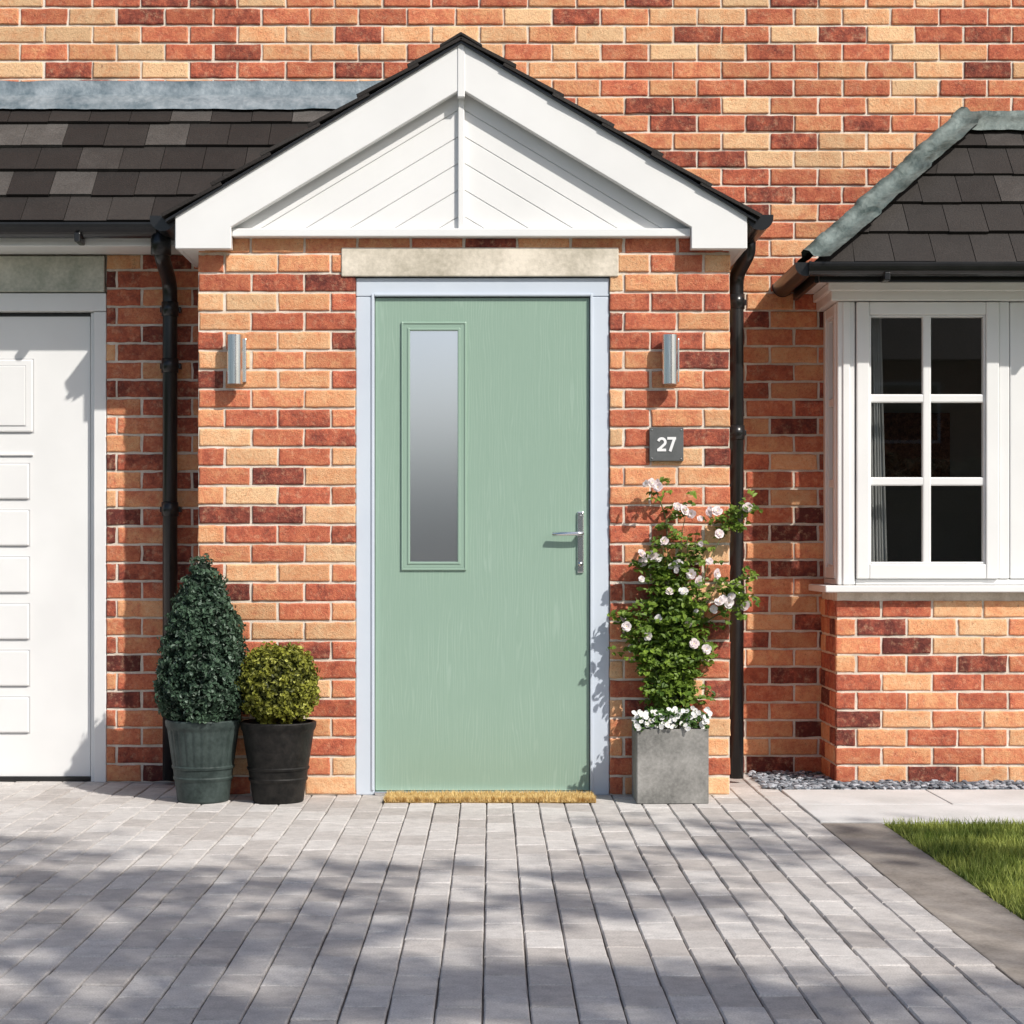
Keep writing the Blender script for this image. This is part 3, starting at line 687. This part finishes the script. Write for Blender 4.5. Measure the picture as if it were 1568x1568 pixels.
# rose
e=empty('potted_rose')
x0,x1,y0,y1,hh=.570,.852,-.262,-.012,.297
bm=bmesh.new(); bmesh.ops.create_cube(bm,size=1)
for v in bm.verts: v.co=Vector(((x0+x1)/2+v.co.x*(x1-x0),(y0+y1)/2+v.co.y*(y1-y0),hh/2+v.co.z*hh))
top=[f for f in bm.faces if f.normal.z>.9]
bmesh.ops.inset_region(bm,faces=top,thickness=.016); top=[f for f in bm.faces if f.normal.z>.9 and abs(f.calc_center_median().x-(x0+x1)/2)<.01 and abs(f.calc_center_median().y-(y0+y1)/2)<.01]
for f in top:
    for v in f.verts: v.co.z-=.03
bmesh.ops.bevel(bm,geom=bm.edges[:],offset=.003,segments=2,affect='EDGES')
me=bpy.data.meshes.new('planter'); bm.to_mesh(me); bm.free(); me.materials.append(M_conc); link(bpy.data.objects.new('planter',me),e)
box('soil',x0+.018,x1-.018,y0+.018,y1-.018,.2,.272,M_soil,e,0)
def rose():
    rd=random.Random(21); stems=[]; LP=[];LN=[];LC=[]; fl=[]
    bx,by=.72,-.072
    def env(z):
        pts=[(.30,.10,.73),(.42,.12,.74),(.56,.18,.745),(.70,.19,.745),(.85,.18,.77),(.98,.175,.79),(1.10,.16,.80),(1.20,.11,.79),(1.28,.04,.66)]
        for (a,w,c),(b_,w2,c2) in zip(pts,pts[1:]):
            if z<=b_: t=(z-a)/(b_-a); return w+(w2-w)*t,c+(c2-c)*t
        return .03,.66
    nodes=[]
    for k in range(32):
        zt=rd.uniform(.55,1.2); w,c=env(zt); tx=c+rd.uniform(-1,1)*w; ty=by+rd.uniform(-.04,.04)
        p=Vector((bx+rd.uniform(-.05,.05),by+rd.uniform(-.03,.03),.27)); q=Vector((tx,ty,zt)); mid=(p+q)/2+Vector((rd.uniform(-.05,.05),rd.uniform(-.02,.02),.05)); mid.x=mid.x*.6+bx*.4
        pts=[]
        for j in range(9):
            t=j/8; P=(1-t)**2*p+2*t*(1-t)*mid+t*t*q; P.x+=rd.uniform(-.006,.006); pts.append(P)
        stems.append((pts,[.0042*(1-t/8*.7) for t in range(9)])); nodes+=pts[2:]
    for q in ((1.03,-.08,1.165),(1.02,-.08,.77),(.53,-.07,.72),(.645,-.07,1.265),(.61,-.10,.95),(.98,-.10,.86),(.57,-.07,.60)):
        q=Vector(q); near=min(nodes,key=lambda n:(n-q).length+ (0 if n.z<q.z-.05 else .3)); mid=(near+q)/2+Vector((0,0,.03)); pts=[(1-t)**2*near+2*t*(1-t)*mid+t*t*q for t in [j/6 for j in range(7)]]
        stems.append((pts,[.0026]*4+[.002]*3)); nodes+=pts; fl.append((q,.021))
    def leafcluster(p,s=1.):
        d=Vector((rd.uniform(-1,1),rd.uniform(-.8,.4),rd.uniform(-.3,.8))).normalized()
        sd=d.cross(Vector((0,0,1))).normalized() if abs(d.z)<.95 else Vector((1,0,0))
        tone=rd.random()
        for (a,b_) in ((.028,0),(.018,.014),(.018,-.014),(.006,.013),(.006,-.013)):
            P=p+d*a*s*1.1+sd*b_*s*1.2+Vector([rd.uniform(-.003,.003)]*3); P.y=min(P.y,-.012); LP.append(P); nn=Vector((rd.gauss(0,.5),-.45+rd.gauss(0,.45),.8)); LN.append(nn)
            t=min(1,max(0,tone*.6+rd.random()*.4)); LC.append((.045+.21*t,.10+.27*t,.014+.035*t))
    for i in range(1050):
        n=rd.choice(nodes)
        if n.z>1.14 and rd.random()<.4: continue
        leafcluster(n+Vector((rd.gauss(0,.03),rd.gauss(0,.020),rd.gauss(0,.024))))
    for i in range(190):
        z=rd.uniform(.36,.9); leafcluster(Vector((.745+rd.gauss(0,.055),by+rd.gauss(0,.03),z)))
    multitube('stems',stems,M_stem,e)
    V,F,C=leafgeo(np.array(LP),np.array(LN),.026*(.75+.5*rng.random(len(LP))),.018*(.8+.4*rng.random(len(LP))),np.array(LC))
    meshob('leaves',V,F,M_leaf,e,False,{'col':C})
    spots=[(.625,1.26),(.66,1.27),(.66,1.245),(.745,1.17),(.77,1.155),(.88,1.16),(.905,1.15),(.865,1.145),(.80,1.14),(.60,.98),(.64,.97),(.665,.965),(.615,.955),(.72,.93),(.735,.915),(.75,.94),(.84,1.02),(.87,.95),(.80,.90),(.83,.87),(.915,.79),(.89,.76),(.945,.785),(.93,.80),(.82,.75),(.78,.70),(.62,.66),(.635,.65),(.80,.62),(.86,.60),(.54,.69),(.72,.83),(.77,.83),(.69,1.03),(.91,1.06),(.84,1.12),(.60,.88),(.96,.81),(.90,.90),(.67,.72)]
    for x,z in spots: fl.append((Vector((x+rd.gauss(0,.004),by-rd.uniform(.03,.06),z)),rd.uniform(.011,.023)))
    PV=[];PF=[];PC=[]
    def flower(p,r,seed,pink,layers=3,facing=None):
        f=facing or Vector((rd.gauss(0,.5),-1,rd.uniform(-.2,.9))).normalized(); a=f.orthogonal().normalized(); b_=f.cross(a)
        for l in range(layers):
            n=5; rl=r*(1-.27*l); cup=.15+.3*l
            for k in range(n):
                an=2*math.pi*(k+.5*(l%2))/n+rd.uniform(-.15,.15); rk=rl*rd.uniform(.85,1.12)
                u=a*math.cos(an)+b_*math.sin(an); v=f.cross(u); o=len(PV)
                for (t,w,h) in ((0.05,.0,0),(.45,.42,.10),(.85,.46,.35),(1.0,.15,.5),(1.0,-.15,.5),(.85,-.46,.35),(.45,-.42,.10)):
                    PV.append(p+u*rk*t+v*rk*w*1.05+f*rk*(h*cup*2.2+.08*l))
                    PC.append((.84,.84-pink*(1-.25*t),.82-pink*.75*(1-.25*t)))
                PF.append((o,o+1,o+2,o+5,o+6)); PF.append((o+2,o+3,o+4,o+5))
        o=len(PV)
        for k in range(6): an=k*math.pi/3; PV.append(p+(a*math.cos(an)+b_*math.sin(an))*r*.13+f*r*.2); PC.append((.75,.62,.25))
        PF.append(tuple(range(o,o+6)))
    for i,(p,r) in enumerate(fl): flower(p,r,i,rd.uniform(.03,.13))
    UP=[];UN=[];UC=[]
    for i in range(900):
        x=rd.uniform(.565,.855); y=rd.uniform(-.27,-.02); z=.285+rd.uniform(0,.06)+(0.02 if abs(x-.71)<.09 else 0)
        UP.append((x,y,z)); UN.append((rd.gauss(0,.6),-.4+rd.gauss(0,.5),.9)); t=rd.random(); UC.append((.04+.08*t,.09+.14*t,.018+.03*t))
    V,F,C=leafgeo(np.array(UP),np.array(UN),.02,.013,np.array(UC)); meshob('underplanting',V,F,M_leaf,e,False,{'col':C})
    for i in range(95):
        x=rd.uniform(.56,.86); y=-.28+abs(rd.gauss(0,.06)); flower(Vector((x,y,.295+rd.uniform(0,.075))),rd.uniform(.008,.012),i,.01,1,Vector((rd.gauss(0,.4),-1,rd.uniform(0,1))).normalized())
    meshob('flowers',PV,PF,M_petal,e,False,{'col':PC})
rose()

# ------------------------------------------------------------ garden tree (behind camera, casts the dappled shade)
S=Vector((math.sin(SUN_AZ)*math.cos(SUN_EL),-math.cos(SUN_AZ)*math.cos(SUN_EL),math.sin(SUN_EL)))
def tree(name,base,clumps,leaf,nl):
    e=empty(name); rd=random.Random(4); lst=[]
    top=Vector((base[0],base[1],0)); c=sum(clumps,Vector())/len(clumps); fork=Vector((base[0]*.7+c.x*.3,base[1]*.7+c.y*.3,2.4))
    lst.append(([top,(top+fork)/2+Vector((.08,.05,0)),fork],[.2,.15,.12]))
    limbs=[]
    for k in range(6):
        q=rd.choice(clumps); q=fork.lerp(q,.62)+Vector((rd.uniform(-.3,.3),rd.uniform(-.3,.3),0)); m=fork.lerp(q,.5)+Vector((0,0,.3)); lst.append(([fork,m,q],[.07,.045,.02])); limbs+=[m,q]
    for q in clumps:
        n=min(limbs,key=lambda l:(l-q).length); m=n.lerp(q,.5)+Vector((0,0,.12)); lst.append(([n,m,q],[.014,.009,.004]))
    multitube('trunk_and_limbs',lst,M_bark,e,8)
    P=[]
    for q in clumps:
        r=rd.uniform(.20,.46)
        for _ in range(nl): P.append((q.x+rd.gauss(0,r*.80),q.y+rd.gauss(0,r*.30),q.z+rd.gauss(0,r*.12)))
    P=np.array(P); n=len(P); t=rng.random(n)[:,None]; C=(1-t)*np.array([.04,.08,.02])+t*np.array([.09,.14,.035])
    Nn=rng.normal(0,.6,(n,3))+np.array([0,0,1.]); V,F,C=leafgeo(P,Nn,leaf*(.7+.6*rng.random(n)),leaf*.62,C); meshob('foliage',V,F,M_leaf,e,False,{'col':C})
rd=random.Random(17); cl_=[]
def addc(x0,x1,y0,y1,n,t0=7.,t1=10.):
    for _ in range(n):
        G=Vector((rd.uniform(x0,x1),rd.uniform(y0,y1),0)); cl_.append(G+S*rd.uniform(t0,t1))
addc(-2.8,-.5,-4.6,-1.8,40); addc(-.5,1.0,-4.6,-2.1,13); addc(-2.6,1.6,-1.9,-.8,10); addc(-2.6,1.8,-7,-4.6,20); addc(-.6,1.6,-3.9,-3.35,6); addc(1.15,1.9,-1.6,-.95,3)
tree('garden_tree',(6.0,-9.0),cl_,.12,50)
def hedge():
    V=[];F=[];n=1100;m=16
    for i in range(n+1):
        x=-55+110*i/n
        for j in range(m+1):
            t=j/m; a=t*math.pi; k=noise.noise(Vector((x*.35,t*3,0)))*.25+noise.noise(Vector((x*1.8,t*6,3)))*.25+noise.noise(Vector((x*5,t*14,3)))*.14
            V.append((x,-27+1.3*math.cos(a)*(-1)+k*.6,max(-.06,(2.8+k)*math.sin(a)**.35)))
    for i in range(n):
        for j in range(m): F.append((i*(m+1)+j,(i+1)*(m+1)+j,(i+1)*(m+1)+j+1,i*(m+1)+j+1))
    meshob('hedge',V,F,mottled('hedge_green',(.02,.035,.012),(.06,.09,.03),4,1,1.,.2,20),None,False)
hedge()
# house across the road (seen only as a reflection in the bay window)
h2=empty('brick_house.001'); M_bk2=mottled('far_brick',(.20,.09,.06),(.32,.15,.10),6,.9,.2,.01,40)
box('walls',4.2,14.5,-39,-31,0,5.2,M_bk2,h2,0)
V=[(3.9,-30.6,5.1),(14.8,-30.6,5.1),(14.8,-39.4,5.1),(3.9,-39.4,5.1),(5.5,-35,8.2),(13.2,-35,8.2)]
meshob('roof',V,[(0,1,5,4),(2,3,4,5),(1,2,5),(3,0,4),(0,3,2,1)],M_black,h2)
for x in (5.6,8.2,12.0):
    for z in (1.0,3.4):
        box('window_frame',x-.05,x+1.35,-31.0,-30.95,z-.05,z+1.25,M_white,h2,.01); box('window_pane',x+.02,x+1.28,-30.99,-30.94,z+.02,z+1.18,M_black,h2,0)
box('door',10.4,11.4,-31.0,-30.94,0,2.1,M_frame,h2,.01)
# ------------------------------------------------------------ light, world, camera
w=bpy.data.worlds.new('World'); sc.world=w; w.use_nodes=True; nt=w.node_tree; nt.nodes.clear()
o=nt.nodes.new('ShaderNodeOutputWorld'); bg=nt.nodes.new('ShaderNodeBackground'); sk=nt.nodes.new('ShaderNodeTexSky'); sk.sky_type='NISHITA'
sk.sun_disc=False; sk.sun_elevation=SUN_EL; sk.sun_rotation=math.pi-SUN_AZ; sk.air_density=1.; sk.dust_density=2.; sk.ozone_density=1.
bg.inputs[1].default_value=.12; nt.links.new(sk.outputs[0],bg.inputs[0]); nt.links.new(bg.outputs[0],o.inputs[0])
ld=bpy.data.lights.new('sun','SUN'); ld.energy=4.6; ld.angle=R(.7); ld.color=(1,.95,.88); lo=bpy.data.objects.new('sun',ld); sc.collection.objects.link(lo); lo.rotation_euler=S.to_track_quat('Z','Y').to_euler(); lo.location=S*20
cd=bpy.data.cameras.new('camera'); cd.lens=65; cd.sensor_width=36; cd.shift_x=.0204; cd.shift_y=.0421; cd.clip_end=1500; cd.clip_start=.05
co=bpy.data.objects.new('camera',cd); sc.collection.objects.link(co); co.location=(0,-7.5,.975); co.rotation_euler=(R(90),0,0); sc.camera=co
sc.view_settings.view_transform='Standard'; sc.view_settings.look='None'; sc.view_settings.exposure=0
